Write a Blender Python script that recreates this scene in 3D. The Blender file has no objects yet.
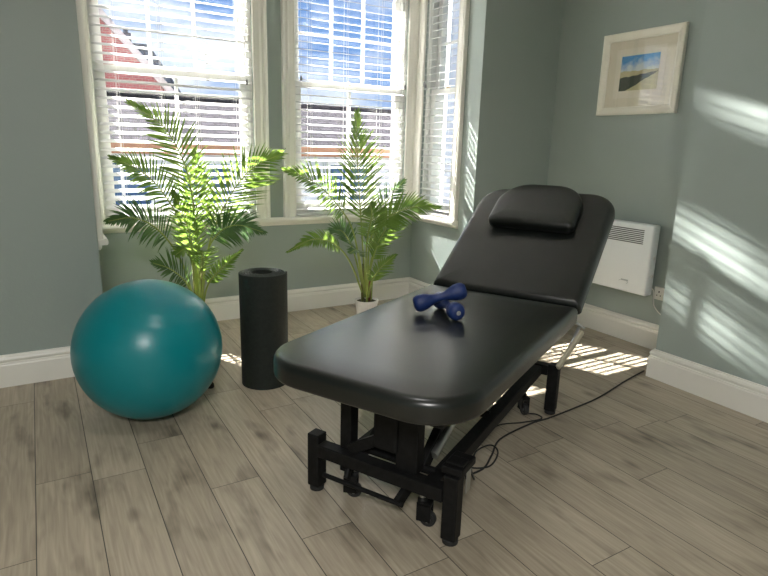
import bpy, bmesh, math, random
from mathutils import Vector, Matrix

# ------------------------------------------------------------------ camera, sky, sun, lamps, exposure
sc = bpy.context.scene
col = sc.collection
cam_d = bpy.data.cameras.new('camera'); cam = bpy.data.objects.new('camera', cam_d); col.objects.link(cam)
cam_d.sensor_width = 36.0; cam_d.lens = 575 / 768 * 36.0
cam_d.clip_start = 0.02; cam_d.clip_end = 300
CR = Matrix(((0.859, 0.099, -0.502), (-0.511, 0.218, -0.832), (0.027, 0.971, 0.238)))
q = CR.to_quaternion(); q.normalize()
cam.rotation_mode = 'QUATERNION'; cam.rotation_quaternion = q
cam.location = (0, 0, 1.28)
sc.camera = cam

SUN_DIR = Vector((0.47, -1.0, -1.08)).normalized()
sun_d = bpy.data.lights.new('sun', 'SUN'); sun_d.energy = 36.0; sun_d.angle = math.radians(0.5); sun_d.color = (1.0, 0.97, 0.925)
sun = bpy.data.objects.new('sun', sun_d); col.objects.link(sun)
sun.rotation_mode = 'QUATERNION'; sun.rotation_quaternion = SUN_DIR.to_track_quat('-Z', 'Y'); sun.location = (-6, 14, 14)

# sunlight thrown back by an upper window across the street
def glint(target, power, size):
    d = bpy.data.lights.new('street_glint', 'SPOT'); d.energy = power; d.shadow_soft_size = 0.07
    d.spot_size = math.radians(size); d.spot_blend = 0.9; d.color = (1.0, 0.97, 0.93)
    o = bpy.data.objects.new('street_glint', d); col.objects.link(o); o.location = (-0.9, 13.0, 5.3)
    o.rotation_mode = 'QUATERNION'; o.rotation_quaternion = (Vector(target) - o.location).to_track_quat('-Z', 'Y')
glint((3.03, 1.50, 1.47), 30000, .70)
glint((3.03, 1.68, 0.83), 30000, .60)
glint((3.03, 1.48, 0.66), 24000, .70)
glint((3.03, 1.60, 0.40), 26000, .9)
glint((3.49, 2.00, 2.12), 22000, 1.0)

FILL_W = (4.0, 60.0)      # power of the two added fill lamps

w = bpy.data.worlds.new('sky'); sc.world = w; w.use_nodes = True
nt = w.node_tree; nt.nodes.clear()
N = nt.nodes.new; L = nt.links.new
out = N('ShaderNodeOutputWorld'); bg = N('ShaderNodeBackground'); bg.inputs['Strength'].default_value = 1.35
tc = N('ShaderNodeTexCoord'); mp = N('ShaderNodeMapping'); mp.inputs['Scale'].default_value = (1, 1, 2.6); mp.inputs['Location'].default_value = (0.35, 0.1, 0.2)
nz = N('ShaderNodeTexNoise'); nz.inputs['Scale'].default_value = 3.2; nz.inputs['Detail'].default_value = 6; nz.inputs['Roughness'].default_value = 0.55
cr = N('ShaderNodeValToRGB'); cr.color_ramp.elements[0].position = 0.42; cr.color_ramp.elements[1].position = 0.62
cr.color_ramp.elements[0].color = (0.085, 0.165, 0.33, 1); cr.color_ramp.elements[1].color = (0.44, 0.47, 0.50, 1)
L(tc.outputs['Generated'], mp.inputs[0]); L(mp.outputs[0], nz.inputs['Vector']); L(nz.outputs['Fac'], cr.inputs[0])
L(cr.outputs[0], bg.inputs[0]); L(bg.outputs[0], out.inputs[0])

sc.view_settings.view_transform = 'Standard'; sc.view_settings.look = 'None'
sc.view_settings.exposure = 0.93; sc.view_settings.gamma = 1.0; sc.view_settings.use_curve_mapping = False
random.seed(4)
PI = math.pi

# ------------------------------------------------------------------ materials
def mat(name, base, rough=0.5, metal=0.0, coat=0.0, spec=0.5):
    m = bpy.data.materials.new(name); m.use_nodes = True
    b = m.node_tree.nodes['Principled BSDF']
    b.inputs['Base Color'].default_value = (*base, 1); b.inputs['Roughness'].default_value = rough
    b.inputs['Metallic'].default_value = metal; b.inputs['Coat Weight'].default_value = coat
    b.inputs['Specular IOR Level'].default_value = spec
    return m
def nodes(m): return m.node_tree, m.node_tree.nodes, m.node_tree.links, m.node_tree.nodes['Principled BSDF']
def noisy(name, c1, c2, scale, rough=0.5, bump=0.0, bscale=None, metal=0, coat=0, spec=0.5, stretch=(1, 1, 1), lo=.35, hi=.65, dist=.002):
    m = mat(name, c1, rough, metal, coat, spec); t, n, l, b = nodes(m)
    co = n.new('ShaderNodeTexCoord'); ma = n.new('ShaderNodeMapping'); ma.inputs['Scale'].default_value = stretch
    l.new(co.outputs['Object'], ma.inputs[0])
    x = n.new('ShaderNodeTexNoise'); x.inputs['Scale'].default_value = scale; x.inputs['Detail'].default_value = 4
    l.new(ma.outputs[0], x.inputs['Vector'])
    r = n.new('ShaderNodeValToRGB'); r.color_ramp.elements[0].color = (*c1, 1); r.color_ramp.elements[1].color = (*c2, 1)
    r.color_ramp.elements[0].position = lo; r.color_ramp.elements[1].position = hi
    l.new(x.outputs['Fac'], r.inputs[0]); l.new(r.outputs[0], b.inputs['Base Color'])
    if bump:
        y = n.new('ShaderNodeTexNoise'); y.inputs['Scale'].default_value = bscale or scale * 8; y.inputs['Detail'].default_value = 3
        l.new(co.outputs['Object'], y.inputs['Vector'])
        bp = n.new('ShaderNodeBump'); bp.inputs['Strength'].default_value = bump; bp.inputs['Distance'].default_value = dist
        l.new(y.outputs['Fac'], bp.inputs['Height']); l.new(bp.outputs[0], b.inputs['Normal'])
    return m

def floor_mat():
    m = mat('laminate_planks', (.3, .27, .22), 0.38); t, n, l, b = nodes(m)
    co = n.new('ShaderNodeTexCoord'); sep = n.new('ShaderNodeSeparateXYZ'); l.new(co.outputs['Object'], sep.inputs[0])
    def M(op, a, c=None, d=None):
        k = n.new('ShaderNodeMath'); k.operation = op
        for i, v in enumerate((a, c, d)):
            if v is None: continue
            if isinstance(v, (int, float)): k.inputs[i].default_value = v
            else: l.new(v, k.inputs[i])
        return k.outputs[0]
    W, LEN = 0.19, 1.29
    row = M('FLOOR', M('DIVIDE', M('SUBTRACT', sep.outputs[0], 0.075), W))
    fx = M('FRACT', M('DIVIDE', M('SUBTRACT', sep.outputs[0], 0.075), W))
    wn = n.new('ShaderNodeTexWhiteNoise'); wn.noise_dimensions = '1D'; l.new(row, wn.inputs['W'])
    yy = M('ADD', M('DIVIDE', sep.outputs[1], LEN), M('MULTIPLY', wn.outputs['Value'], 7.3))
    fy = M('FRACT', yy); pid = M('ADD', M('FLOOR', yy), M('MULTIPLY', row, 37.0))
    wp = n.new('ShaderNodeTexWhiteNoise'); wp.noise_dimensions = '1D'; l.new(pid, wp.inputs['W'])
    ex = M('MINIMUM', fx, M('SUBTRACT', 1.0, fx)); ey = M('MINIMUM', fy, M('SUBTRACT', 1.0, fy))
    gx = M('LESS_THAN', ex, 0.0085); gy = M('LESS_THAN', ey, 0.0010)
    gap = M('MAXIMUM', gx, gy)
    cv = n.new('ShaderNodeCombineXYZ')
    l.new(M('ADD', sep.outputs[0], M('MULTIPLY', wp.outputs['Value'], 13.0)), cv.inputs[0])
    l.new(M('ADD', sep.outputs[1], M('MULTIPLY', wp.outputs['Value'], 41.0)), cv.inputs[1])
    # fine grain
    m1 = n.new('ShaderNodeMapping'); m1.inputs['Scale'].default_value = (34, 1.6, 1); l.new(cv.outputs[0], m1.inputs[0])
    g = n.new('ShaderNodeTexNoise'); g.inputs['Scale'].default_value = 2.2; g.inputs['Detail'].default_value = 6; g.inputs['Distortion'].default_value = 0.5; l.new(m1.outputs[0], g.inputs['Vector'])
    # cathedral grain
    m2 = n.new('ShaderNodeMapping'); m2.inputs['Scale'].default_value = (7, .8, 1); l.new(cv.outputs[0], m2.inputs[0])
    wv = n.new('ShaderNodeTexNoise'); wv.inputs['Scale'].default_value = 1.2; wv.inputs['Detail'].default_value = 2; l.new(m2.outputs[0], wv.inputs['Vector'])
    rings = M('FRACT', M('MULTIPLY', wv.outputs['Fac'], 14.0))
    rings = M('ABSOLUTE', M('SUBTRACT', rings, 0.5))
    # broad smudges and knots
    m3 = n.new('ShaderNodeMapping'); m3.inputs['Scale'].default_value = (6.5, 2.2, 1); l.new(cv.outputs[0], m3.inputs[0])
    s = n.new('ShaderNodeTexNoise'); s.inputs['Scale'].default_value = 1.3; s.inputs['Detail'].default_value = 3; l.new(m3.outputs[0], s.inputs['Vector'])
    m4 = n.new('ShaderNodeMapping'); m4.inputs['Scale'].default_value = (5.0, 2.4, 1); l.new(cv.outputs[0], m4.inputs[0])
    vo = n.new('ShaderNodeTexVoronoi'); vo.inputs['Scale'].default_value = 1.0; l.new(m4.outputs[0], vo.inputs['Vector'])
    knot = M('SUBTRACT', 1.0, M('SMOOTH_MIN', M('DIVIDE', vo.outputs['Distance'], 0.15), 1.0, 0.15)); knot = M('MAXIMUM', knot, 0.0)
    val = M('ADD', M('MULTIPLY', M('SUBTRACT', g.outputs['Fac'], 0.5), 0.62), M('MULTIPLY', M('SUBTRACT', rings, 0.25), 0.16))
    val = M('ADD', val, M('MULTIPLY', M('SUBTRACT', wp.outputs['Value'], 0.5), 0.16))
    sm = n.new('ShaderNodeMapRange'); l.new(s.outputs['Fac'], sm.inputs[0]); sm.inputs[1].default_value = .55; sm.inputs[2].default_value = .75; sm.inputs[3].default_value = 0; sm.inputs[4].default_value = .40
    val = M('SUBTRACT', M('ADD', val, 0.58), sm.outputs[0]); val = M('SUBTRACT', val, M('MULTIPLY', knot, 0.45))
    r = n.new('ShaderNodeValToRGB'); e = r.color_ramp.elements
    e[0].position = 0.0; e[0].color = (.07, .06, .045, 1); e[1].position = 1.0; e[1].color = (.60, .53, .41, 1)
    k = e.new(0.5); k.color = (.345, .292, .218, 1)
    l.new(val, r.inputs[0])
    mx = n.new('ShaderNodeMix'); mx.data_type = 'RGBA'; l.new(gap, mx.inputs['Factor']); l.new(r.outputs[0], mx.inputs['A']); mx.inputs['B'].default_value = (.05, .043, .033, 1)
    l.new(mx.outputs['Result'], b.inputs['Base Color'])
    rr = n.new('ShaderNodeMapRange'); l.new(g.outputs['Fac'], rr.inputs[0]); rr.inputs[3].default_value = .34; rr.inputs[4].default_value = .5; l.new(rr.outputs[0], b.inputs['Roughness'])
    bp = n.new('ShaderNodeBump'); bp.inputs['Strength'].default_value = .25; bp.inputs['Distance'].default_value = .002
    l.new(M('SUBTRACT', g.outputs['Fac'], M('MULTIPLY', gap, 1.2)), bp.inputs['Height']); l.new(bp.outputs[0], b.inputs['Normal'])
    return m

def brick_mat(name, c1, c2, mortar, sx, bw=.22, bh=.075, axis='xz', mort=.012, rough=.85):
    m = mat(name, c1, rough); t, n, l, b = nodes(m)
    co = n.new('ShaderNodeTexCoord'); sep = n.new('ShaderNodeSeparateXYZ'); l.new(co.outputs['Object'], sep.inputs[0])
    cb = n.new('ShaderNodeCombineXYZ'); l.new(sep.outputs['XYZ'.index(axis[0].upper())], cb.inputs[0]); l.new(sep.outputs['XYZ'.index(axis[1].upper())], cb.inputs[1])
    br = n.new('ShaderNodeTexBrick'); br.inputs['Scale'].default_value = 1; br.inputs['Brick Width'].default_value = bw; br.inputs['Row Height'].default_value = bh
    br.inputs['Mortar Size'].default_value = mort; br.inputs['Color1'].default_value = (*c1, 1); br.inputs['Color2'].default_value = (*c2, 1); br.inputs['Mortar'].default_value = (*mortar, 1)
    l.new(cb.outputs[0], br.inputs['Vector']); l.new(br.outputs['Color'], b.inputs['Base Color'])
    return m

def glass_mat(name, tint=(1, 1, 1), refl=.9):
    m = bpy.data.materials.new(name); m.use_nodes = True; n = m.node_tree.nodes; l = m.node_tree.links; n.clear()
    o = n.new('ShaderNodeOutputMaterial'); tr = n.new('ShaderNodeBsdfTransparent'); tr.inputs[0].default_value = (*tint, 1)
    g = n.new('ShaderNodeBsdfGlossy'); g.inputs['Roughness'].default_value = 0.01; g.inputs[0].default_value = (refl, refl, refl, 1)
    lw = n.new('ShaderNodeLayerWeight'); lw.inputs['Blend'].default_value = .5; mx = n.new('ShaderNodeMixShader')
    pw = n.new('ShaderNodeMath'); pw.operation = 'POWER'; pw.inputs[1].default_value = 5; l.new(lw.outputs['Facing'], pw.inputs[0])
    f = n.new('ShaderNodeMath'); f.operation = 'MULTIPLY_ADD'; f.inputs[1].default_value = .95; f.inputs[2].default_value = .045; l.new(pw.outputs[0], f.inputs[0])
    l.new(f.outputs[0], mx.inputs[0]); l.new(tr.outputs[0], mx.inputs[1]); l.new(g.outputs[0], mx.inputs[2]); l.new(mx.outputs[0], o.inputs[0])
    return m

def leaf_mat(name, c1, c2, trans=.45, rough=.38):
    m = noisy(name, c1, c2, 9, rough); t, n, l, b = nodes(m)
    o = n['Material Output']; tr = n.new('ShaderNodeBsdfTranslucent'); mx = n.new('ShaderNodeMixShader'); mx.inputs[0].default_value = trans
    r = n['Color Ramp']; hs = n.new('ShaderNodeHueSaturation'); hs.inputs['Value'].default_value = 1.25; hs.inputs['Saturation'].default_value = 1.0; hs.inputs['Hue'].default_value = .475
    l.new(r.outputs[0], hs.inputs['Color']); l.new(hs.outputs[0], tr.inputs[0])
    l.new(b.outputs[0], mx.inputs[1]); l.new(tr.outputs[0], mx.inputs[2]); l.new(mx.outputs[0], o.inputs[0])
    return m

M_wall = noisy('sage_grey_paint', (.325, .380, .350), (.342, .398, .368), 1.2, .42, bump=.25, bscale=90)
M_ceil = mat('ceiling_paint', (.78, .78, .76), .8)
M_trim = noisy('cream_gloss_paint', (.82, .80, .73), (.85, .83, .77), 3, .32)
M_white = noisy('white_gloss_paint', (.80, .80, .77), (.83, .83, .80), 3, .35)
M_slat = mat('blind_slat_white', (.74, .74, .72), .42)
M_cord = mat('cord_white', (.75, .74, .70), .8)
M_tassel = mat('tassel_grey', (.22, .22, .22), .5)
M_brass = mat('brass', (.55, .42, .22), .35, .9)
M_glass = glass_mat('window_glass')
M_floor = floor_mat()
M_vinyl = noisy('black_vinyl', (.005, .0065, .006), (.007, .009, .008), 5, .33, bump=.25, bscale=230, spec=.15, coat=.85, dist=.0008)
M_vinyl.node_tree.nodes['Principled BSDF'].inputs['Coat Roughness'].default_value = .27
M_black = noisy('black_powder_coat', (.006, .006, .006), (.010, .010, .010), 40, .5, spec=.15)
M_rubber = mat('black_rubber', (.014, .014, .014), .65)
M_steel = mat('steel', (.42, .43, .42), .35, .9)
M_cream = mat('cream_plastic', (.56, .52, .38), .45)
M_ball = noisy('teal_pvc', (.0, .20, .225), (.0, .21, .24), 2, .31, bump=.12, bscale=60, spec=.5)
M_mat = noisy('black_foam', (.006, .010, .007), (.010, .015, .011), 60, .75, bump=.5, bscale=500)
M_neo = noisy('blue_neoprene', (.006, .022, .11), (.008, .028, .13), 60, .5, bump=.3, bscale=400)
M_badge = mat('pale_print', (.25, .25, .25), .5)
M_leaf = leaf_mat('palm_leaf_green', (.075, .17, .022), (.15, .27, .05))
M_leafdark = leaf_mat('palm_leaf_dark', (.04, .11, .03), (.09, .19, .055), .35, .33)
M_stem = noisy('palm_stalk', (.22, .30, .05), (.30, .36, .09), 14, .45)
M_cane = noisy('palm_cane', (.10, .12, .03), (.16, .15, .05), 20, .5)
M_cane2 = noisy('palm_cane_brown', (.12, .035, .02), (.18, .06, .03), 20, .5)
M_pot = noisy('pot_white', (.62, .60, .58), (.70, .68, .66), 12, .5)
M_soil = noisy('moss', (.03, .035, .015), (.09, .08, .04), 60, .9, bump=.8)
M_heat = mat('heater_white', (.84, .87, .87), .38)
M_heatside = mat('heater_side', (.62, .67, .68), .4)
M_dark = mat('dark_slot', (.02, .025, .025), .6)
M_grey = mat('print_grey', (.42, .46, .47), .5)
M_sock = mat('socket_white', (.78, .78, .74), .35)
M_frame = noisy('picture_frame_cream', (.86, .82, .70), (.88, .85, .75), 8, .35)
M_mount = mat('mount_board', (.80, .74, .60), .8)
M_mount2 = mat('mount_board_inner', (.86, .80, .68), .8)
M_facade = noisy('pale_render', (.66, .68, .70), (.72, .73, .74), 2, .8)
M_slate = brick_mat('slate_roof', (.030, .028, .034), (.045, .042, .05), (.018, .018, .02), 1, .35, .22, 'xy', .03)
M_slate.node_tree.nodes['Principled BSDF'].inputs['Specular IOR Level'].default_value = .02
M_darkslate = brick_mat('dark_slate_roof', (.05, .08, .11), (.07, .10, .13), (.03, .04, .05), 1, .35, .22, 'xz', .03)
M_brick = brick_mat('red_brick', (.36, .085, .085), (.46, .13, .12), (.40, .25, .22), 1)
M_tanbrick = brick_mat('brown_brick', (.33, .15, .09), (.42, .20, .12), (.45, .38, .32), 1)
M_gutter = mat('gutter_terracotta', (.50, .24, .13), .6)
M_winblue = mat('street_window_glass', (.06, .12, .24), .12)
M_coping = mat('coping', (.62, .55, .52), .8)
M_asph = noisy('asphalt', (.12, .12, .12), (.16, .16, .16), 8, .9)
M_fill = mat('fill_bowl', (.8, .8, .78), .5)

def picture_mat():
    m = mat('landscape_print', (.3, .4, .5), .6); t, n, l, b = nodes(m)
    co = n.new('ShaderNodeTexCoord'); sep = n.new('ShaderNodeSeparateXYZ'); l.new(co.outputs['Generated'], sep.inputs[0])
    z = n.new('ShaderNodeTexNoise'); z.inputs['Scale'].default_value = 5; z.inputs['Detail'].default_value = 5; l.new(co.outputs['Generated'], z.inputs['Vector'])
    def M(op, a, c=None):
        k = n.new('ShaderNodeMath'); k.operation = op
        for i, v in enumerate((a, c)):
            if v is None: continue
            if isinstance(v, (int, float)): k.inputs[i].default_value = v
            else: l.new(v, k.inputs[i])
        return k.outputs[0]
    u_ = M('SUBTRACT', 1.0, sep.outputs[1]); v = sep.outputs[2]       # u_ to the right in the photo
    skyr = n.new('ShaderNodeValToRGB'); e = skyr.color_ramp.elements; e[0].position = .6; e[0].color = (.70, .78, .82, 1); e[1].position = .9; e[1].color = (.04, .30, .68, 1)
    l.new(M('ADD', v, M('MULTIPLY', M('SUBTRACT', z.outputs['Fac'], .5), .7)), skyr.inputs[0])
    def mix(f, a, c):
        k = n.new('ShaderNodeMix'); k.data_type = 'RGBA'; l.new(f, k.inputs['Factor'])
        for nm, x in (('A', a), ('B', c)):
            if isinstance(x, tuple): k.inputs[nm].default_value = x
            else: l.new(x, k.inputs[nm])
        return k.outputs['Result']
    nz_ = M('MULTIPLY', M('SUBTRACT', z.outputs['Fac'], .5), .12)
    land = M('LESS_THAN', v, M('ADD', .56, nz_)); c = mix(land, skyr.outputs[0], (.55, .50, .28, 1))
    far = M('LESS_THAN', v, M('ADD', M('MULTIPLY', u_, .14), M('ADD', .37, nz_))); c = mix(far, c, (.035, .05, .022, 1))
    near = M('LESS_THAN', v, M('ADD', M('MULTIPLY', u_, .62), M('ADD', -.12, nz_))); c = mix(near, c, (.56, .52, .28, 1))
    l.new(c, b.inputs['Base Color']); return m
M_pic = picture_mat()

# ------------------------------------------------------------------ mesh helpers
class MB:
    def __init__(s): s.bm = bmesh.new()
    def box(s, lo, hi, bev=0, M=None, seg=2):
        t = bmesh.new(); bmesh.ops.create_cube(t, size=1)
        lo = Vector(lo); hi = Vector(hi); c = (lo + hi) / 2; d = hi - lo
        for v in t.verts: v.co = Vector((v.co.x * d.x, v.co.y * d.y, v.co.z * d.z)) + c
        if bev: bmesh.ops.bevel(t, geom=list(t.edges), offset=bev, segments=seg, profile=.5, affect='EDGES')
        s.add(t, M); return s
    def add(s, t, M=None):
        if M is not None: t.transform(M)
        me = bpy.data.meshes.new('tmp'); t.to_mesh(me); t.free(); s.bm.from_mesh(me); bpy.data.meshes.remove(me)
    def bar(s, p0, p1, wx, wy, bev=0, up=(0, 0, 1)):
        p0 = Vector(p0); p1 = Vector(p1); d = p1 - p0; z = d.normalized(); up = Vector(up)
        if abs(z.dot(up)) > .99: up = Vector((1, 0, 0))
        x = up.cross(z).normalized(); y = z.cross(x)
        M = Matrix((x, y, z)).transposed().to_4x4(); M.translation = (p0 + p1) / 2
        return s.box((-wx / 2, -wy / 2, -d.length / 2), (wx / 2, wy / 2, d.length / 2), bev, M)
    def tube(s, pts, r, n=10, caps=True):
        pts = [Vector(p) for p in pts]; rs = r if isinstance(r, (list, tuple)) else [r] * len(pts)
        rings = []; prev = None
        for i, p in enumerate(pts):
            a = pts[max(0, i - 1)]; b = pts[min(len(pts) - 1, i + 1)]; t = (b - a).normalized()
            if prev is None:
                ref = Vector((0, 0, 1)) if abs(t.z) < .9 else Vector((1, 0, 0)); x = t.cross(ref).normalized()
            else: x = (prev - t * prev.dot(t)).normalized()
            prev = x; y = t.cross(x)
            rings.append([s.bm.verts.new(p + (x * math.cos(2 * PI * k / n) + y * math.sin(2 * PI * k / n)) * rs[i]) for k in range(n)])
        for i in range(len(rings) - 1):
            for k in range(n): s.bm.faces.new((rings[i][k], rings[i][(k + 1) % n], rings[i + 1][(k + 1) % n], rings[i + 1][k]))
        if caps: s.bm.faces.new(rings[0][::-1]); s.bm.faces.new(rings[-1])
        return s
    def lathe(s, prof, n=32, M=None, cap=True):
        t = bmesh.new(); rings = []
        for r, z in prof: rings.append([t.verts.new((r * math.cos(2 * PI * k / n), r * math.sin(2 * PI * k / n), z)) for k in range(n)])
        for i in range(len(rings) - 1):
            for k in range(n): t.faces.new((rings[i][k], rings[i][(k + 1) % n], rings[i + 1][(k + 1) % n], rings[i + 1][k]))
        if cap: t.faces.new(rings[0][::-1]); t.faces.new(rings[-1])
        s.add(t, M); return s
    def rings(s, rs, M=None, cap0=True, cap1=True):
        t = bmesh.new(); vs = [[t.verts.new(p) for p in r] for r in rs]; n = len(vs[0])
        for i in range(len(vs) - 1):
            for k in range(n): t.faces.new((vs[i][k], vs[i][(k + 1) % n], vs[i + 1][(k + 1) % n], vs[i + 1][k]))
        if cap0: t.faces.new(vs[0][::-1])
        if cap1: t.faces.new(vs[-1])
        s.add(t, M); return s
    def sweep(s, path, Nrm, prof, side=1, closed=False):
        P = [Vector(p) for p in path]; Nn = Vector(Nrm).normalized(); n = len(P); rs = []
        for i in range(n):
            dirs = []
            if i > 0 or closed: dirs.append((P[i] - P[i - 1]).normalized())
            if i < n - 1 or closed: dirs.append((P[(i + 1) % n] - P[i]).normalized())
            ps = [Nn.cross(d) * side for d in dirs]
            m = ps[0] if len(ps) == 1 else (ps[0] + ps[1]) / (1 + ps[0].dot(ps[1]))
            rs.append([s.bm.verts.new(P[i] + m * a + Nn * b) for a, b in prof])
        k = len(prof); rng = range(n if closed else n - 1)
        for i in rng:
            j = (i + 1) % n
            for a in range(k): s.bm.faces.new((rs[i][a], rs[i][(a + 1) % k], rs[j][(a + 1) % k], rs[j][a]))
        if not closed: s.bm.faces.new(rs[0]); s.bm.faces.new(rs[-1][::-1])
        return s
    def build(s, name, m, parent=None, smooth=False, local=None, ang=None):
        bmesh.ops.recalc_face_normals(s.bm, faces=list(s.bm.faces))
        me = bpy.data.meshes.new(name); s.bm.to_mesh(me); s.bm.free()
        for x in (m if isinstance(m, list) else [m]): me.materials.append(x)
        o = bpy.data.objects.new(name, me); col.objects.link(o)
        if parent: o.parent = parent
        if smooth:
            me.shade_smooth()
            if ang: me.set_sharp_from_angle(angle=math.radians(ang))
        return o
def empty(name, loc=(0, 0, 0), rz=0):
    o = bpy.data.objects.new(name, None); col.objects.link(o); o.location = loc; o.rotation_euler = (0, 0, rz); o.empty_display_size = .1; return o
def tag(o, label=None, cat=None, group=None, kind=None):
    if label: o['label'] = label
    if cat: o['category'] = cat
    if group: o['group'] = group
    if kind: o['kind'] = kind
    return o
def struct(o, label=None, cat=None):
    o['kind'] = 'structure'
    if label: o['label'] = label
    if cat: o['category'] = cat
    return o
def rrect(x0, x1, y0, y1, rad, n=8):
    """rounded rectangle outline; rad = radii at (x1,y1),(x0,y1),(x0,y0),(x1,y0)"""
    pts = []
    for (cx, cy, sx, sy, a0), r in zip(((x1, y1, -1, -1, 0), (x0, y1, 1, -1, 90), (x0, y0, 1, 1, 180), (x1, y0, -1, 1, 270)), rad):
        r = max(r, 1e-4)
        for k in range(n + 1):
            a = math.radians(a0 + 90 * k / n); pts.append((cx + sx * r + r * math.cos(a), cy + sy * r + r * math.sin(a)))
    return pts
def pad(x0, x1, y0, y1, rad, z0, z1, rt, rb, crown=.006, n=10):
    """upholstered pad: rounded rectangle with rolled edges"""
    rs = []
    def ring(ins, z): rs.append([(x, y, z) for x, y in rrect(x0 + ins, x1 - ins, y0 + ins, y1 - ins, [max(r - ins, .002) for r in rad], n)])
    ring(rb + .05, z0)
    for k in range(5):
        a = PI / 2 * k / 4; ring(rb * (1 - math.sin(a)), z0 + rb * (1 - math.cos(a)))
    for k in range(8):
        a = PI / 2 * k / 7; ring(rt * (1 - math.cos(a)), z1 - crown - rt * (1 - math.sin(a)))
    ring(rt + .04, z1 - crown * .35); ring(rt + .10, z1)
    return rs

# ------------------------------------------------------------------ the room shell
YL, YB, YR = 3.44, 4.13, 3.32          # main wall left, bay front wall, return wall right
XL, XB, XA, XC, YC = .256, 2.756, 3.49, 3.03, 1.915
ZT = 2.66; ZS = .745; ZH = 2.50; XW = -2.6; YW = -2.6
def slab(name, lo, hi, m=M_wall, label=None):
    return struct(MB().box(lo, hi).build(name, m))
struct(MB().box((XW - .2, YW - .2, -.06), (3.9, YB + .35, 0)).build('floor', M_floor))
slab('ceiling', (XW - .2, YW - .2, ZT), (3.9, YB + .35, ZT + .12), M_ceil)
slab('wall_left', (XW, YL, 0), (XL, YL + .12, ZT))
def wall_with_openings(name, axis, p0, p1, lo, hi, ops):
    """wall slab between p0..p1 (thickness) along lo..hi, openings = (a,b) from ZS-.03 to ZH"""
    b = MB()
    def bx(a0, a1, z0, z1):
        if axis == 'x': b.box((a0, p0, z0), (a1, p1, z1))
        else: b.box((p0, a0, z0), (p1, a1, z1))
    bx(lo, hi, 0, ZS - .035); bx(lo, hi, ZH, ZT)
    e = lo
    for a, c in ops: bx(e, a, ZS - .035, ZH); e = c
    bx(e, hi, ZS - .035, ZH)
    return struct(b.build(name, M_wall))
WF = ((.365, 1.375), (1.685, 2.655)); SIDE = (3.60, 4.03)
wall_with_openings('wall_bay_front', 'x', YB, YB + .2, XL - .2, XB + .2, WF)
wall_with_openings('wall_bay_left', 'y', XL - .2, XL, YL + .12, YB, (SIDE,))
wall_with_openings('wall_bay_right', 'y', XB, XB + .2, YR, YB, (SIDE,))
slab('wall_return', (XB + .2, YR, 0), (XA + .15, YR + .12, ZT))
slab('wall_right', (XA, YC - .05, 0), (XA + .15, YR, ZT))
slab('wall_chimney', (XC, YW, 0), (XC + .6, YC, ZT))
slab('wall_rear', (XW, YW - .15, 0), (XC + .6, YW, ZT))
slab('wall_west', (XW - .15, YW - .15, 0), (XW, YL + .12, ZT))

SK = [(0, 0), (.024, 0), (.024, .118), (.021, .124), (.021, .130), (.016, .135), (.021, .142), (.022, .150), (.017, .160), (.010, .166), (.008, .172), (0, .172)]
def skirt(name, path): return struct(MB().sweep(path, (0, 0, 1), SK, side=-1).build(name, M_trim))
skirt('baseboard_left', [(XW, YL, 0), (XL, YL, 0), (XL, YL + .03, 0)])
skirt('baseboard_bay', [(XL, YL + .03, 0), (XL, YB, 0), (XB, YB, 0), (XB, YR, 0), (XB + .02, YR, 0)])
skirt('baseboard_return', [(XB + .02, YR, 0), (XA, YR, 0), (XA, YR - .03, 0)])
skirt('baseboard_right', [(XA, YR - .03, 0), (XA, YC, 0), (XA - .03, YC, 0)])
skirt('baseboard_chimney', [(XA - .03, YC, 0), (XC, YC, 0), (XC, YW, 0)])

# U-shaped window board
SILL = [(-.02, 0), (.050, 0), (.056, .006), (.058, .017), (.056, .028), (.050, .034), (-.02, .034)]
struct(MB().sweep([(XL, 3.49, ZS - .034), (XL, YB, ZS - .034), (XB, YB, ZS - .034), (XB, 3.49, ZS - .034)], (0, 0, 1), SILL, side=-1).build('trim_1', M_trim))
struct(MB().sweep([(XL, 3.49, ZS - .06), (XL, YB, ZS - .06), (XB, YB, ZS - .06), (XB, 3.49, ZS - .06)], (0, 0, 1), [(0, 0), (.014, 0), (.022, .012), (.024, .0262), (0, .0262)], side=-1).build('trim_2', M_trim))

# architraves (moulded) round each opening; profile a = away from opening, b = out of wall
AR = [(0, 0), (0, .014), (.006, .018), (.012, .014), (.045, .016), (.052, .022), (.060, .024), (.068, .018), (.078, .018), (.086, .030), (.096, .034), (.100, .028), (.100, 0)]
def architrave(n, pts, nrm, side): return struct(MB().sweep(pts, nrm, AR, side=side).build('trim_%d' % n, M_trim))
for k, (a, b_) in enumerate(WF):
    architrave(3 + k, [(a, YB, ZS), (a, YB, ZH), (b_, YB, ZH), (b_, YB, ZS)], (0, -1, 0), 1)
architrave(5, [(XB, SIDE[1], ZS), (XB, SIDE[1], ZH), (XB, SIDE[0], ZH), (XB, SIDE[0], ZS)], (-1, 0, 0), 1)
architrave(6, [(XL, SIDE[0], ZS), (XL, SIDE[0], ZH), (XL, SIDE[1], ZH), (XL, SIDE[1], ZS)], (1, 0, 0), 1)

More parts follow.
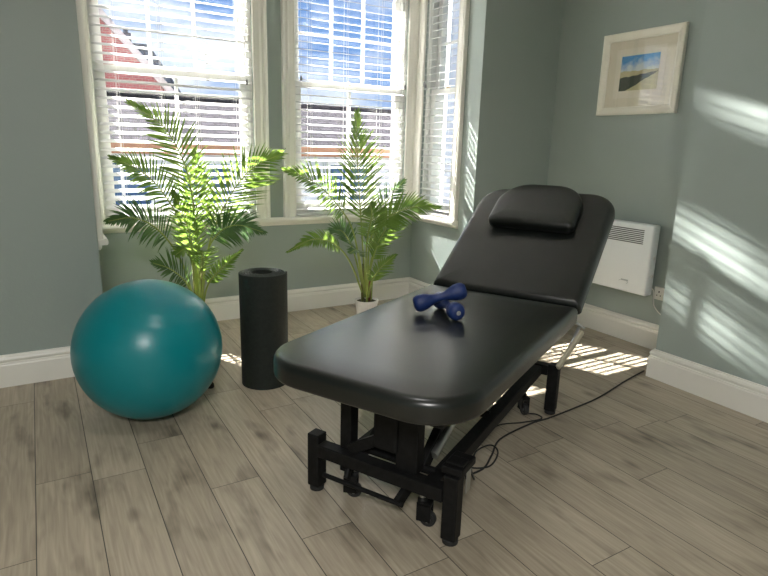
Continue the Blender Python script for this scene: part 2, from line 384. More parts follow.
# sash windows.  local frame: x along the opening, y outwards, z up, origin at the opening's lower left corner
def sash_window(num, origin, rz, W_, cols, label):
    root = struct(empty('window_%d' % num, origin, rz)); H_ = ZH - ZS; zm = .955
    b = MB()
    b.box((0, .02, 0), (.022, .19, H_)); b.box((W_ - .022, .02, 0), (W_, .19, H_)); b.box((.022, .02, H_ - .03), (W_ - .022, .19, H_)); b.box((.022, .02, 0), (W_ - .022, .22, .018))
    b.box((.022, .035, .018), (.034, .05, H_ - .03)); b.box((W_ - .034, .035, .018), (W_ - .022, .05, H_ - .03))
    b.build('window_frame', M_white, root)
    def sash(y, z0, z1, st, rt, rb, vb, hb):
        x0, x1 = .024, W_ - .024; f = MB()
        f.box((x0, y, z0), (x0 + st, y + .036, z1), .003); f.box((x1 - st, y, z0), (x1, y + .036, z1), .003)
        f.box((x0 + st, y, z1 - rt), (x1 - st, y + .036, z1), .003); f.box((x0 + st, y, z0), (x1 - st, y + .036, z0 + rb), .003)
        so = f.build('sash', M_white, root)
        g = MB(); gx0, gx1, gz0, gz1 = x0 + st, x1 - st, z0 + rb, z1 - rt
        for k in range(1, vb + 1):
            xx = gx0 + (gx1 - gx0) * k / (vb + 1); g.box((xx - .010, y + .004, gz0), (xx + .010, y + .032, gz1), .003)
        for k in range(1, hb + 1):
            zz = gz0 + (gz1 - gz0) * k / (hb + 1); g.box((gx0, y + .004, zz - .010), (gx1, y + .032, zz + .010), .003)
        if vb or hb: g.build('glazing_bar', M_white, so)
        MB().box((gx0 - .003, y + .016, gz0 - .003), (gx1 + .003, y + .020, gz1 + .003)).build('glass', M_glass, so)
    sash(.095, zm, H_ - .03, .05, .05, .038, cols - 1, 1)
    sash(.055, .018, zm + .038, .05, .038, .075, 1 if cols > 1 else 0, 0)
    c = MB(); c.box((W_ / 2 - .02, .068, zm + .038), (W_ / 2 + .02, .092, zm + .048), .003); c.lathe([(.010, 0), (.011, .006), (.006, .012), (.004, .02)], 12, Matrix.Translation((W_ / 2, .08, zm + .047)))
    c.build('sash_fastener', M_brass, root)
    return root
sash_window(1, (WF[0][0], YB, ZS), 0, WF[0][1] - WF[0][0], 3, '')
sash_window(2, (WF[1][0], YB, ZS), 0, WF[1][1] - WF[1][0], 3, '')
sash_window(3, (XB, SIDE[1], ZS), -PI / 2, SIDE[1] - SIDE[0], 1, '')
sash_window(4, (XL, SIDE[0], ZS), PI / 2, SIDE[1] - SIDE[0], 1, '')

# venetian blinds: same local frame as the windows, y negative = into the room
def blind(origin, rz, W_, tilt, label, cords, tassels, group=None):
    root = tag(empty('venetian_blind', origin, rz), label, 'blind'); H_ = ZH - ZS; g = .008
    MB().box((g, -.012, H_ - .05), (W_ - g, .042, H_ - .003), .003).build('headrail', M_slat, root)
    sp = .0525; z = .055; s = MB(); tl = math.radians(tilt); hw = .023; yc = .017
    ca, sa = math.cos(tl), math.sin(tl); top = H_ - .065
    while z < top:
        prof = []
        for k in range(5):
            t_ = -1 + k / 2; prof.append((hw * t_, .0025 * (1 - t_ * t_)))
        ring = []
        for (a, h) in prof: ring.append((yc + a * ca - h * sa, z + a * sa + h * ca))
        for (a, h) in prof[::-1]: ring.append((yc + a * ca - (h - .0022) * sa, z + a * sa + (h - .0022) * ca))
        s.rings([[(x, y_, z_) for y_, z_ in ring] for x in (g, W_ - g)])
        z += sp
    s.build('slat_panel', M_slat, root, smooth=True, ang=40)
    MB().box((g, yc - .026, .006), (W_ - g, yc + .026, .024), .004).build('bottom_rail', M_slat, root)
    for cx_ in cords:
        c = MB()
        for dy in (-.024, .026): c.tube([(cx_, yc + dy, .02), (cx_, yc + dy, H_ - .04)], .0011, 5)
        c.tube([(cx_ + .012, yc - .0285, .02), (cx_ + .012, yc - .0285, H_ - .04)], .0009, 5)
        c.build('ladder_cord', M_cord, root)
    for tx, tz in tassels:
        c = MB().tube([(tx, -.018, H_ - .045), (tx, -.020, tz + .03)], .001, 5).build('pull_cord', M_cord, root)
        MB().lathe([(.003, .034), (.0065, .026), (.009, .008), (.0085, 0), (.004, -.002)], 12, Matrix.Translation((tx, -.020, tz))).build('tassel', M_tassel, c, smooth=True)
    return root
WW = WF[0][1] - WF[0][0]
blind((WF[0][0], YB, ZS), 0, WW, 24, 'white venetian blind in the left front bay window, slats tilted, red gable visible through it', (.13, .40, .62, .90), ((WW - .05, .93),))
WW2 = WF[1][1] - WF[1][0]
blind((WF[1][0], YB, ZS), 0, WW2, 13, 'white venetian blind in the right front bay window, slats nearly open to the sky', (.12, .42, .72), ((.045, .99), (WW2 - .03, .99)))
blind((XB, SIDE[1], ZS), -PI / 2, SIDE[1] - SIDE[0], 13, 'narrow white venetian blind in the side window beside the couch backrest', (.07, .36), ((.03, 1.02), (.05, 1.0)))
blind((XL, SIDE[0], ZS), PI / 2, SIDE[1] - SIDE[0], 13, 'narrow white blind seen edge-on at the left end of the bay', (.07, .36), ())

# ------------------------------------------------------------------ the street outside
struct(MB().box((-30, YB + .5, -3.3), (40, 60, -3.1)).build('ground', M_asph))
def box_obj(name, lo, hi, m, parent, bev=0): return MB().box(lo, hi, bev).build(name, m, parent)
t = tag(empty('terraced_house', (4.6, 13, -3.1)), 'long pale house with low grey slate roof seen through both front windows', 'house')
box_obj('wall', (-7.5, 0, 0), (9.2, 8, 4.30), M_facade, t)
r = MB(); ang = (2.40 - 1.30) / 4.0
r.rings([[(-7.7, -.25, 4.26), (-7.7, 4, 5.50), (-7.7, 8.25, 4.26), (-7.7, 8.25, 4.20), (-7.7, 4, 5.42), (-7.7, -.25, 4.20)], [(9.4, -.25, 4.26), (9.4, 4, 5.50), (9.4, 8.25, 4.26), (9.4, 8.25, 4.20), (9.4, 4, 5.42), (9.4, -.25, 4.20)]])
r.build('roof', M_slate, t)
MB().tube([(-7.7, 4, 5.51), (9.4, 4, 5.51)], .09, 8).build('ridge', M_slate, t)
MB().box((-7.7, -.38, 4.20), (9.4, -.25, 4.34), .02).build('gutter', M_gutter, t)
MB().box((-7.5, -.25, 4.12), (9.2, -.0, 4.22)).build('fascia', M_gutter, t)
for x in (-6.9, -5.2, -3.6, -1.9, -.2, 1.6, 3.4):
    f = MB(); a, c = x, x + 1.05
    f.box((a - .08, -.05, 2.45), (a, .02, 4.0)); f.box((c, -.05, 2.45), (c + .08, .02, 4.0)); f.box((a, -.05, 3.92), (c, .02, 4.0)); f.box((a, -.08, 2.45), (c, .02, 2.53)); f.box((a, -.03, 3.2), (c, .02, 3.27)); f.box(((a + c) / 2 - .03, -.03, 2.53), ((a + c) / 2 + .03, .02, 3.92))
    f = f.build('window', M_white, t); box_obj('pane', (a, -.01, 2.53), (c, .01, 3.92), M_winblue, f)
t = tag(empty('gabled_brick_house', (2.0, 24, -3.1)), 'red brick gabled house rising behind the slate roof in the left window', 'house')
g = MB(); g.rings([[(-3.1, y, 0), (3.9, y, 0), (3.9, y, 4.9), (.42, y, 8.75), (-3.1, y, 4.9)] for y in (0, .4)]); g.build('wall', M_brick, t)
g = MB()
for s_, (xa, xb_) in ((1, (.1, 5.6)), (-1, (.3, -5.2))):
    g.bar((.42, -.06, 8.80), (4.05 if s_ > 0 else -3.25, -.06, 4.75), .24, .14, up=(0, 1, 0))
g.build('coping', M_coping, t)
box_obj('chimney', (1.40, 1.6, 6.5), (1.72, 2.0, 8.40), M_darkslate, t)
MB().lathe([(.10, 0), (.09, .22)], 10, Matrix.Translation((1.56, 1.8, 8.40))).build('chimney_pot', M_darkslate, t)
t = tag(empty('slate_roofed_house', (4.4, 26, -3.1)), 'house with steep dark blue slate roof just right of the red gable', 'house')
box_obj('wall', (-1.6, .1, 0), (1.75, 4.9, 5.4), M_brick, t)
g = MB(); g.rings([[(-1.8, 0, 5.2), (1.95, 0, 5.2), (1.95, 5, 5.2), (-1.8, 5, 5.2)], [(-1.1, 2.4, 8.45), (.42, 2.4, 8.45), (.42, 2.6, 8.45), (-1.1, 2.6, 8.45)]]); g.build('roof', M_darkslate, t)
t = tag(empty('corner_house', (9.0, 10.9, -3.1)), 'tall grey rendered house with a brown brick strip seen through the side window', 'house')
box_obj('wall', (-.9, 0, 0), (7, 1.5, 9.5), M_facade, t)
box_obj('brick_pier', (-.25, -.08, 0), (.35, 0, 9.3), M_tanbrick, t)
box_obj('cornice', (-1.0, -.2, 9.3), (7.1, 1.6, 9.6), M_coping, t)
for z in (3.4, 6.2):
    for x in (1.0, 3.6):
        f = MB(); f.box((x - .1, -.05, z), (x, .02, z + 1.8)); f.box((x + 1, -.05, z), (x + 1.1, .02, z + 1.8)); f.box((x, -.05, z + 1.7), (x + 1, .02, z + 1.8)); f.box((x, -.08, z), (x + 1, .02, z + .1)); f.box((x, -.03, z + .85), (x + 1, .02, z + .93))
        f = f.build('window', M_white, t); box_obj('pane', (x, -.01, z + .1), (x + 1, .01, z + 1.7), M_winblue, f)

# ------------------------------------------------------------------ added fill lamps, out of view, in invented ceiling fittings
def fill_lamp(x, y, power, label, S=1.0):
    t = tag(empty('fill_lamp', (x, y, ZT)), label, 'fill lamp'); t.scale = (S, S, 1)
    MB().lathe([(.10, -.001), (.11, -.02), (.10, -.03)], 32).build('base', M_white, t, True)
    MB().lathe([(.20, -.03), (.195, -.05), (.17, -.08), (.10, -.10), (.02, -.106)], 32).build('fill_shade', M_fill, t, True)
    d = bpy.data.lights.new('fill_light', 'AREA'); d.shape = 'DISK'; d.size = .38 * S; d.energy = power; d.color = (1.0, .98, .96)
    o = bpy.data.objects.new('fill_light', d); col.objects.link(o); o.location = (0, 0, -.12); o.parent = t; o.scale = (1 / S, 1 / S, 1)
fill_lamp(.62, 1.35, FILL_W[0], 'added fill lamp in a round ceiling fitting, unseen above the view')  # added overhead to put a highlight on the ball
fill_lamp(-.7, -1.0, FILL_W[1], 'large added fill lamp in a round ceiling fitting, unseen behind the camera', 2.2)  # added to brighten the room from behind

# ------------------------------------------------------------------ the couch
CA = math.atan2(.463, .886)
t = tag(empty('treatment_couch', (.942, 1.553, 0), CA), 'black vinyl treatment couch with raised backrest on a black steel base', 'massage table')
HU, HZ = 1.09, .60
MB().rings(pad(-.232, HU - .004, -.385, .385, (.02, .19, .19, .02), HZ - .088, HZ, .030, .014), None).build('seat', M_vinyl, t, True)
TH = math.radians(34.5)
bk = MB().rings(pad(.004, .845, -.385, .385, (.15, .02, .02, .15), -.085, 0, .040, .018), None).build('backrest', M_vinyl, t, True)
bk.location = (HU, 0, HZ); bk.rotation_euler = (0, -TH, 0)
# head cushion lying on the backrest
hp = []
def dshape(ins, z, sh=0):
    y0, y1 = -.235 + ins, .235 - ins; x0, x1 = .465 + ins, .805 - ins
    return [(x + sh, y, z) for x, y in rrect(x0, x1, y0, y1, [max(.17 - ins, .01), max(.035 - ins, .01), max(.035 - ins, .01), max(.17 - ins, .01)], 10)]
hrs = [dshape(.05, .001), dshape(.008, .002), dshape(0, .010), dshape(0, .040), dshape(.004, .052), dshape(.014, .060), dshape(.03, .064), dshape(.08, .068)]
hc = tag(MB().rings(hrs).build('head_cushion', M_vinyl, None, True), 'black vinyl head cushion with rounded top, lying on the couch backrest', 'cushion')
T_ = Matrix.Translation((.942, 1.553, 0)) @ Matrix.Rotation(CA, 4, 'Z') @ Matrix.Translation((HU, 0, HZ)) @ Matrix.Rotation(-TH, 4, 'Y')
hc.matrix_world = T_
# under-boards and upper frame
MB().box((-.17, -.31, HZ - .106), (HU - .04, .31, HZ - .088), .003).build('seat_board', M_black, t)
bb = MB().box((.03, -.31, -.103), (.70, .31, -.085), .003).build('backrest_board', M_black, t); bb.location = (HU, 0, HZ); bb.rotation_euler = (0, -TH, 0)
f = MB(); zf = HZ - .106
f.box((-.10, .14, zf - .045), (1.20, .175, zf), .003); f.box((-.10, -.205, zf - .045), (1.20, -.17, zf), .003)
for x in (-.08, .42, 1.02): f.box((x, -.17, zf - .045), (x + .04, .14, zf - .005), .003)
f.build('upper_frame', M_black, t)
# base frame: long rails, cross beams
f = MB()
f.box((-.03, -.255, .155), (.02, .255, .205), .003); f.box((1.145, -.255, .205), (1.195, .255, .255), .003)
f.bar((0, -.20, .18), (1.17, -.20, .225), .05, .05, .003); f.bar((0, .13, .18), (1.17, .13, .225), .05, .05, .003)
f.build('base_frame', M_black, t)
for x, y, h in ((0, -.281, .255), (0, .281, .237), (1.171, -.281, .262), (1.171, .281, .262)):
    l_ = MB().box((x - .026, y - .026, .022), (x + .026, y + .026, h), .004).build('leg', M_black, t)
    MB().lathe([(.020, 0), (.027, .004), (.027, .018), (.020, .022), (.010, .03)], 16, Matrix.Translation((x, y, 0))).build('foot', M_rubber, l_, True, ang=40)
# retractable casters on posts
def caster(x, y, rot, ptop):
    if ptop > .3: MB().box((x - .024, y - .024, .11), (x + .024, y + .024, ptop), .003).build('caster_post', M_black, t)
    else: MB().lathe([(.012, .105), (.012, ptop)], 16, Matrix.Translation((x, y, 0))).build('caster_post', M_steel, t, True, ang=40)
    b = MB(); Mx = Matrix.Translation((x, y, 0)) @ Matrix.Rotation(rot, 4, 'Z')
    b.lathe([(.014, .088), (.018, .09), (.018, .10), (.010, .112)], 12, Mx)
    b.box((-.035, -.019, .022), (.016, -.015, .092), .001, Mx); b.box((-.035, .015, .022), (.016, .019, .092), .001, Mx); b.box((-.035, -.019, .080), (.016, .019, .092), .002, Mx)
    b.build('caster_fork', M_black, t)
    R_ = Mx @ Matrix.Translation((-.022, 0, .029)) @ Matrix.Rotation(PI / 2, 4, 'X')
    wl = MB().lathe([(.016, -.011), (.026, -.012), (.029, -.008), (.029, .008), (.026, .012), (.016, .011)], 24, R_).build('caster_wheel', M_rubber, t, True, ang=40)
    MB().lathe([(.011, -.0130), (.0125, -.0125), (.0125, .0125), (.011, .0130)], 16, R_).build('wheel_hub', M_steel, wl, True, ang=40)
caster(.03, .155, 1.96, .44); caster(.035, -.155, 1.75, .17); caster(1.10, -.16, .8, .21); caster(1.10, .16, .3, .21)
# pedal bar
b = MB(); b.tube([(-.045, .215, .105), (-.045, -.12, .105)], .009, 10); b.bar((-.045, -.10, .105), (.05, -.115, .165), .018, .045, .002); b.bar((-.02, .13, .105), (.03, .14, .165), .014, .035, .002)
b.build('pedal_bar', M_black, t, True, ang=40)
# lifting arms (parallelogram), cross tubes, motor, actuator
b = MB()
for y in (-.135, .085):
    b.bar((.06, y, .20), (.40, y, .455), .03, .05, .003); b.bar((.55, y, .215), (.89, y, .455), .03, .05, .003)
b.tube([(.06, -.19, .20), (.06, .13, .20)], .016, 12); b.tube([(.40, -.19, .455), (.40, .15, .455)], .016, 12); b.tube([(.55, -.19, .215), (.55, .13, .215)], .016, 12); b.tube([(.89, -.19, .455), (.89, .15, .455)], .016, 12)
b.build('lifting_arm', M_black, t)
b = MB(); b.box((.0, -.145, .20), (.05, -.06, .46), .004); b.box((-.01, -.07, .255), (.13, .03, .40), .012); b.box((.0, -.155, .40), (.03, .17, .44), .003); b.bar((.0, .13, .215), (.02, -.06, .33), .02, .04, .002)
b.build('motor_housing', M_black, t)
MB().tube([(.10, -.155, .235), (.30, -.155, .33)], .018, 16).build('actuator', M_steel, t, True, ang=40)
MB().tube([(.30, -.155, .33), (.43, -.155, .39)], .012, 12).build('actuator_rod', M_steel, t, True, ang=40)
b = MB(); b.box((-.015, -.315, .256), (.10, -.240, .284), .005); b.box((.0, -.31, .284), (.05, -.25, .294), .003)
b.build('control_box', M_black, t)
MB().box((.035, -.313, .175), (.070, -.308, .256), .003).build('power_plate', M_steel, t)
# backrest prop: cream lever on the far side
b = MB(); b.bar((1.13, -.305, .262), (1.265, -.375, .425), .040, .018, .006, up=(0, 1, 0)); b.build('prop_lever', M_cream, t)
b = MB(); b.bar((1.18, -.31, .262), (1.30, -.355, .45), .012, .014, .002, up=(0, 1, 0)); b.tube([(1.24, -.30, .49), (1.262, -.385, .445)], .006, 8); b.build('prop_bracket', M_steel, t)

# ------------------------------------------------------------------ exercise ball, mat, dumbbells
BR = .331
t = tag(empty('exercise_ball', (.385, 2.765, 0)), 'large teal exercise ball on the floor in front of the left palm', 'exercise ball')
b = MB(); prof = []
for k in range(65):
    a = -PI / 2 + PI * k / 64; r = BR
    z = math.sin(a); grv = 0
    if abs(z) > .62 and abs(z) < .97: grv = .0009 * math.cos(z * 150)
    prof.append((max((r + grv) * math.cos(a), .0006), (r + grv) * z * .985))
Mb = Matrix.Translation((0, 0, BR * .985)) @ Matrix.Rotation(math.radians(10), 4, 'X') @ Matrix.Rotation(math.radians(6), 4, 'Y')
b.lathe(prof, 96, Mb).build('body', M_ball, t, True)
MB().lathe([(.010, 0), (.010, .003), (.006, .004)], 16, Mb @ Matrix.Translation((0, 0, -BR * .99)) @ Matrix.Rotation(0, 4, 'X')).build('plug', M_mat, t, True)
tag(MB().lathe([(.016, 0), (.020, .006), (.019, .022), (.012, .030), (.004, .032)], 20, Matrix.Translation((.697, 2.93, 0))).build('small_dark_object', M_rubber, None, True), 'small dark rounded object on the floor peeking out behind the teal ball', 'stopper')  # small dark dome on the floor, kind unknown

t = tag(empty('yoga_mat', (.985, 2.885, 0)), 'rolled black exercise mat standing upright on the floor by the couch end', 'exercise mat')
b = MB(); turns = 5.4; th = .0125; n_ = 260; r0 = .046; inn = []; outn = []
ph0 = math.radians(200)
for k in range(n_ + 1):
    a = 2 * PI * turns * k / n_; r = r0 + (th + .0008) * turns * k / n_
    c, s_ = math.cos(a + ph0), math.sin(a + ph0); inn.append((r * c, r * s_)); outn.append(((r + th) * c, (r + th) * s_))
H = .62
rings_ = []
for i in range(n_ + 1):
    rings_.append([(inn[i][0], inn[i][1], 0), (outn[i][0], outn[i][1], 0), (outn[i][0], outn[i][1], H - .002), ((outn[i][0] * .8 + inn[i][0] * .2), (outn[i][1] * .8 + inn[i][1] * .2), H), ((outn[i][0] * .2 + inn[i][0] * .8), (outn[i][1] * .2 + inn[i][1] * .8), H), (inn[i][0], inn[i][1], H - .002)])
b.rings(rings_); b.build('mat_roll', M_mat, t, True, ang=35)

def dumbbell(p0, p1, label):
    p0 = Vector(p0); p1 = Vector(p1); d = p1 - p0; Ln = d.length; root = empty('dumbbell'); rt = d.to_track_quat('Z', 'Y')
    root.location = p0; root.rotation_mode = 'QUATERNION'; root.rotation_quaternion = rt
    prof = [(.012, 0), (.024, .002), (.031, .008), (.0355, .019), (.0365, .032), (.0345, .050), (.028, .068), (.0205, .088), (.0175, .108)]
    full = prof + [(r, Ln - z) for r, z in prof[::-1]]
    MB().lathe(full, 32).build('body', M_neo, root, True)
    for z, s_ in ((-.0004, -1), (Ln + .0004, 1)):
        m_ = MB(); Mz = Matrix.Translation((0, 0, z))
        m_.lathe([(.0085, -.0006), (.0095, 0), (.0085, .0006)], 20, Mz)
        m_.build('weight_mark', M_badge, root)
    tag(root, label, 'dumbbell', None); return root
z0 = HZ + .0366
dumbbell((1.414, 1.754, z0), (1.474, 1.981, z0), 'blue dumbbell lying flat on the couch seat, its round end facing out')
dumbbell((1.320, 1.940, z0), (1.522, 1.850, z0 + .066), 'blue dumbbell leaning across the other one with its right end raised')

# ------------------------------------------------------------------ artificial palms
def bez(pts, n):
    P = [Vector(p) for p in pts]; P = [P[0] * 2 - P[1]] + P + [P[-1] * 2 - P[-2]]; outp = []
    m = len(P) - 3
    for k in range(n + 1):
        s_ = m * k / n; i = min(int(s_), m - 1); u = s_ - i; a, b_, c, d = P[i:i + 4]
        outp.append(.5 * ((2 * b_) + (c - a) * u + (2 * a - 5 * b_ + 4 * c - d) * u * u + (3 * b_ - a - 3 * c + d) * u ** 3))
    return outp
def frond(root, origin, pts, start, Lm, upv, m, n=25, droop=.25, name='frond'):
    C = bez([Vector(p) - origin for p in pts], 60); st = MB()
    st.tube([C[i] for i in range(0, 61, 3)], [.0065 * (1 - .8 * i / 60) + .0008 for i in range(0, 61, 3)], 7)
    lf = MB(); U0 = Vector(upv).normalized()
    for k in range(n + 1):
        for sd in (-1, 1):
            f_ = (k + (.25 if sd > 0 else 0)) / (n + .3); s_ = start + (1 - start) * f_; idx = s_ * 60; i = min(int(idx), 59); p = C[i].lerp(C[i + 1], idx - i)
            T = (C[min(i + 2, 60)] - C[max(i - 1, 0)]).normalized(); S = T.cross(U0).normalized(); U = S.cross(T).normalized()
            al = math.radians(38 + 34 * f_ ** 1.4 + random.uniform(-5, 5))
            D = (S * sd * math.cos(al) + T * math.sin(al) + U * random.uniform(.10, .28)).normalized()
            prof = (.62 + .38 * math.sin(PI * min(f_ * 1.25 + .08, 1))) * (1 - .68 * max(0, (f_ - .45) / .55) ** 1.4)
            Ln = Lm * 1.22 * prof * random.uniform(.9, 1.06); wd = .0080 * (1 - .25 * f_)
            Wd = (T - D * T.dot(D)).normalized(); Nn = D.cross(Wd)
            row = []; seg = 5; q_ = p.copy(); dd = D.copy()
            for j in range(seg + 1):
                v = j / seg; wj = wd * (.45 + .9 * v * 2 if v < .3 else 1.0 * (1 - ((v - .3) / .7) ** 1.8)) if v < 1 else 0
                wj = max(wj, .0002); fold = Nn * (.35 * wj)
                row.append((lf.bm.verts.new(q_ + Wd * wj + fold), lf.bm.verts.new(q_), lf.bm.verts.new(q_ - Wd * wj + fold)))
                dd = (dd + Vector((0, 0, -droop * .42 / seg * (1 + v)))).normalized(); q_ = q_ + dd * (Ln / seg)
            for j in range(seg):
                a, b_ = row[j], row[j + 1]
                lf.bm.faces.new((a[0], a[1], b_[1], b_[0])); lf.bm.faces.new((a[1], a[2], b_[2], b_[1]))
    o = lf.build(name, m, root, True)
    st.build('stalk', M_stem, o, True)
def palm(base, fronds, canes, label, group=None):
    root = tag(empty('potted_palm', base), label, 'plant'); O_ = Vector(base)
    MB().lathe([(.055, .0), (.062, .002), (.082, .150), (.087, .165), (.087, .182), (.080, .183), (.076, .165), (.070, .165)], 36).build('pot', M_pot, root, True, ang=40)
    MB().lathe([(.001, .168), (.05, .170), (.077, .168), (.077, .160)], 24).build('moss', M_soil, root, True)
    for (x, y, h, r, lean, mm) in canes:
        MB().tube([(x, y, .15), (x + lean[0] * .4, y + lean[1] * .4, .15 + h * .5), (x + lean[0], y + lean[1], .15 + h)], [r, r * .92, r * .75], 9).build('cane', mm, root, True)
    for pts, start, Lm, up, mm, n, dr in fronds: frond(root, O_, pts, start, Lm, up, mm, n, dr)
    return root
g_, d_ = M_leaf, M_leafdark
F1 = [
 ([(.83, 3.7, .2), (.828, 3.68, .68), (.782, 3.56, 1.06), (.656, 3.47, 1.338), (.465, 3.40, 1.466)], .36, .185, (-.3, -.8, .5), g_, 30, .35),
 ([(.835, 3.7, .2), (.84, 3.72, .608), (.874, 3.8, .917), (.888, 3.85, 1.216)], .45, .185, (0, -1, .15), g_, 22, .15),
 ([(.845, 3.7, .2), (.895, 3.66, .614), (.997, 3.6, .901), (1.131, 3.5, 1.12), (1.30, 3.42, 1.222)], .38, .215, (.1, -.9, .35), g_, 30, .2),
 ([(.825, 3.7, .2), (.784, 3.7, .678), (.649, 3.62, .968), (.511, 3.55, 1.116), (.366, 3.5, 1.181)], .42, .145, (-.1, -.85, .5), g_, 26, .55),
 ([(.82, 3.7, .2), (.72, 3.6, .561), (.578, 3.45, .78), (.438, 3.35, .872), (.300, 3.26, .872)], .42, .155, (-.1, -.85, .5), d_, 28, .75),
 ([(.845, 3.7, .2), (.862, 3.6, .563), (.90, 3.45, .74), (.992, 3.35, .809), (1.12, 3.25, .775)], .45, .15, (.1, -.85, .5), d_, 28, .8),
 ([(.85, 3.7, .2), (.87, 3.6, .401), (.936, 3.5, .525), (1.041, 3.42, .644)], .38, .075, (0, -.9, .4), g_, 18, .2),
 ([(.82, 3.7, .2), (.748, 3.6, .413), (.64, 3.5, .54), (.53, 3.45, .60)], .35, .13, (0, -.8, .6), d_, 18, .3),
 ([(.825, 3.7, .2), (.787, 3.6, .506), (.716, 3.42, .668), (.64, 3.35, .658)], .42, .12, (0, -.6, .8), g_, 18, .3),
 ([(.835, 3.7, .2), (.835, 3.65, .45), (.82, 3.5, .62), (.80, 3.38, .66)], .40, .12, (0, -.5, .8), g_, 18, .3),
 ([(.83, 3.7, .2), (.815, 3.68, .50), (.78, 3.66, .76), (.70, 3.62, .98)], .45, .14, (-.2, -.9, .3), g_, 20, .2)]
palm((.835, 3.7, 0), F1, ((-.02, 0, .40, .010, (-.01, -.01), M_cane), (.015, .01, .42, .010, (.02, -.01), M_cane), (0, -.02, .34, .009, (0, -.03), M_stem)),
     'potted artificial palm in front of the left window, half hidden by the teal ball')
F2 = [
 ([(2.015, 3.6, .2), (1.984, 3.62, .694), (1.967, 3.66, 1.116), (1.958, 3.68, 1.50)], .40, .235, (0, -1, .1), g_, 34, .2),
 ([(2.00, 3.6, .2), (1.87, 3.52, .679), (1.69, 3.42, .901), (1.477, 3.33, 1.062), (1.268, 3.27, 1.132)], .42, .17, (-.15, -.8, .5), g_, 30, .35),
 ([(2.03, 3.6, .2), (2.015, 3.55, .62), (2.073, 3.45, .783), (2.212, 3.35, .876), (2.40, 3.27, .880)], .45, .14, (.1, -.85, .5), g_, 28, .7),
 ([(2.00, 3.6, .2), (1.82, 3.48, .5), (1.646, 3.38, .652), (1.459, 3.3, .705), (1.27, 3.24, .650)], .42, .085, (-.1, -.75, .65), g_, 28, .7),
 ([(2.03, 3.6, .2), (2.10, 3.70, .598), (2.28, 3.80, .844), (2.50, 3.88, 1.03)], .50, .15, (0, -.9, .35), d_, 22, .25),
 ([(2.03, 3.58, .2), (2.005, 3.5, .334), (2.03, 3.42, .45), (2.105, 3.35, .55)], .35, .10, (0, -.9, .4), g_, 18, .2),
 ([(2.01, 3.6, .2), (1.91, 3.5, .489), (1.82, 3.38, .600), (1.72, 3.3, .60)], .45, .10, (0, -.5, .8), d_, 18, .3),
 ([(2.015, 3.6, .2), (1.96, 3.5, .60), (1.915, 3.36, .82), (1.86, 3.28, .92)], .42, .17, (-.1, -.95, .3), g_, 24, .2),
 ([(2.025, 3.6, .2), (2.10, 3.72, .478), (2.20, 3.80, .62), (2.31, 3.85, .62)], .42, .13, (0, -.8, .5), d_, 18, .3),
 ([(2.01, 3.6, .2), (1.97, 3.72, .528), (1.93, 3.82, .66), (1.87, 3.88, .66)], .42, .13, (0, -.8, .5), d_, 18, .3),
 ([(2.02, 3.6, .2), (2.04, 3.56, .50), (2.09, 3.48, .70), (2.15, 3.43, .82)], .42, .15, (.1, -.9, .3), g_, 20, .2),
 ([(2.015, 3.6, .2), (2.0, 3.5, .45), (1.97, 3.38, .60), (1.95, 3.30, .64)], .45, .10, (0, -.5, .8), g_, 18, .3)]
palm((2.015, 3.585, 0), F2, ((-.035, 0, .26, .010, (-.01, 0), M_cane), (.022, .005, .23, .014, (.005, 0), M_cane2), (-.005, -.015, .30, .009, (0, -.01), M_stem), (.045, .01, .22, .006, (.01, 0), M_stem), (-.015, .02, .30, .008, (-.01, 0), M_cane)),
     'potted artificial palm in a white pot between the two right bay windows')

# ------------------------------------------------------------------ picture, heater, socket
t = tag(empty('framed_picture', (XA, 2.595, 1.80)), 'framed landscape print in a cream frame on the right alcove wall', 'picture')
pw, phh = .300, .263
FR = [(0, 0), (0, -.026), (-.010, -.030), (-.022, -.028), (-.040, -.020), (-.048, -.020), (-.052, -.016), (-.052, 0)]
b = MB(); pth = [(0, -pw, -phh), (0, pw, -phh), (0, pw, phh), (0, -pw, phh)]
b.sweep(pth, (1, 0, 0), FR, side=1 if False else -1, closed=True)
fo = b.build('frame', M_frame, t)
MB().box((-.012, -pw + .045, -phh + .045), (-.008, pw - .045, phh - .045)).build('mount', M_mount, t)
MB().box((-.0135, -.185, -.155), (-.012, .185, .158)).build('inner_mount', M_mount2, t)
MB().box((-.0145, -.142, -.108), (-.0135, .142, .112)).build('print', M_pic, t)
MB().box((-.018, -pw + .047, -phh + .047), (-.0165, pw - .047, phh - .047)).build('glass', M_glass, t)

t = tag(empty('panel_heater', (XA, 2.56, .60)), 'white wall-mounted panel heater low on the alcove wall behind the couch', 'heater')
x0 = -.105
MB().box((x0, -.29, -.235), (-.030, .40, .235), .012, seg=4).build('body', M_heat, t, True, ang=40)
b = MB()
for k in range(8):
    z = .195 - k * .0125; b.box((x0 - .0012, -.225, z - .0028), (x0 + .004, .34, z + .0028))
b.build('grille', M_dark, t)
b = MB(); b.box((-.032, -.27, -.20), (-.020, .38, .20)); b.box((-.03, -.23, -.15), (0, -.19, .15)); b.box((-.03, .3, -.15), (0, .34, .15)); b.build('bracket', M_dark, t)
b = MB()
b.tube([(x0 - .0008, .0 - .115 + .036 * math.cos(a), -.168 + .011 * math.sin(a)) for a in [2 * PI * k / 28 for k in range(19)]], .0013, 6)
b.box((x0 - .0010, -.150, -.160), (x0 + .001, -.095, -.150)); b.build('logo', M_grey, t)
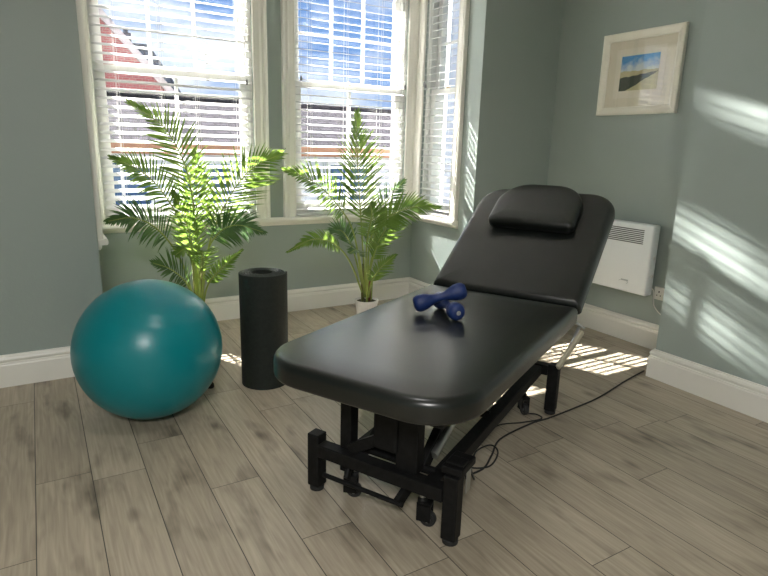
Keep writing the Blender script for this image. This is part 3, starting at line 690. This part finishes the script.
for z in (.02, -.10): MB().tube([(-.065, -.288, z), (-.065, -.297, z)], .011, 12).build('control_knob', M_sock, t, True, ang=40)

t = tag(empty('wall_socket', (XA, 2.195, .385)), 'white double wall socket beside the heater at the chimney corner', 'socket')
MB().box((-.012, -.073, -.043), (0, .073, .043), .004).build('faceplate', M_sock, t)
for y in (.038, -.038):
    h = MB(); h.box((-.0126, y - .004, .006), (-.0115, y + .004, .018)); h.box((-.0126, y - .017, -.016), (-.0115, y - .009, -.010)); h.box((-.0126, y + .009, -.016), (-.0115, y + .017, -.010)); h.build('pin_slots', M_dark, t)
    MB().box((-.0145, y - .006, .026), (-.0115, y + .006, .038), .001).build('switch', M_sock, t)
def cable(name, pts, r, m, label, cat='cable', n=60):
    return tag(MB().tube(bez(pts, n), r, 7).build(name, m, None, True), label, cat)
cable('heater_cable', [(XA - .05, 2.275, .42), (XA - .03, 2.262, .40), (XA - .012, 2.262, .33), (XA - .012, 2.25, .29), (XA - .012, 2.20, .25), (XA - .012, 2.12, .235)], .0035, M_sock, 'short white heater cable hanging beside the wall socket')
# mains and handset cables of the couch on the floor
cable('power_cable', [(3.055, 1.985, .006), (2.80, 1.93, .006), (2.49, 1.852, .006), (2.27, 1.822, .006), (2.06, 1.802, .006), (1.933, 1.800, .006), (1.70, 1.755, .006), (1.57, 1.665, .006), (1.47, 1.60, .006), (1.36, 1.57, .02), (1.24, 1.44, .12), (1.155, 1.375, .25)],
      .0042, M_rubber, 'black power cable running over the floor from the chimney corner to the couch base')
cable('handset_cable', [(2.045, 1.90, .20), (1.98, 1.93, .11), (1.96, 1.89, .03), (2.02, 1.845, .014), (2.00, 1.80, .015), (1.90, 1.83, .006), (1.78, 1.86, .006), (1.62, 1.80, .006), (1.48, 1.72, .006), (1.42, 1.64, .006), (1.50, 1.60, .006), (1.60, 1.66, .013), (1.62, 1.73, .008), (1.53, 1.72, .006), (1.42, 1.62, .012), (1.28, 1.44, .10), (1.17, 1.36, .24)],
      .0035, M_rubber, 'thinner black cable looping on the floor beside the couch base', n=110)
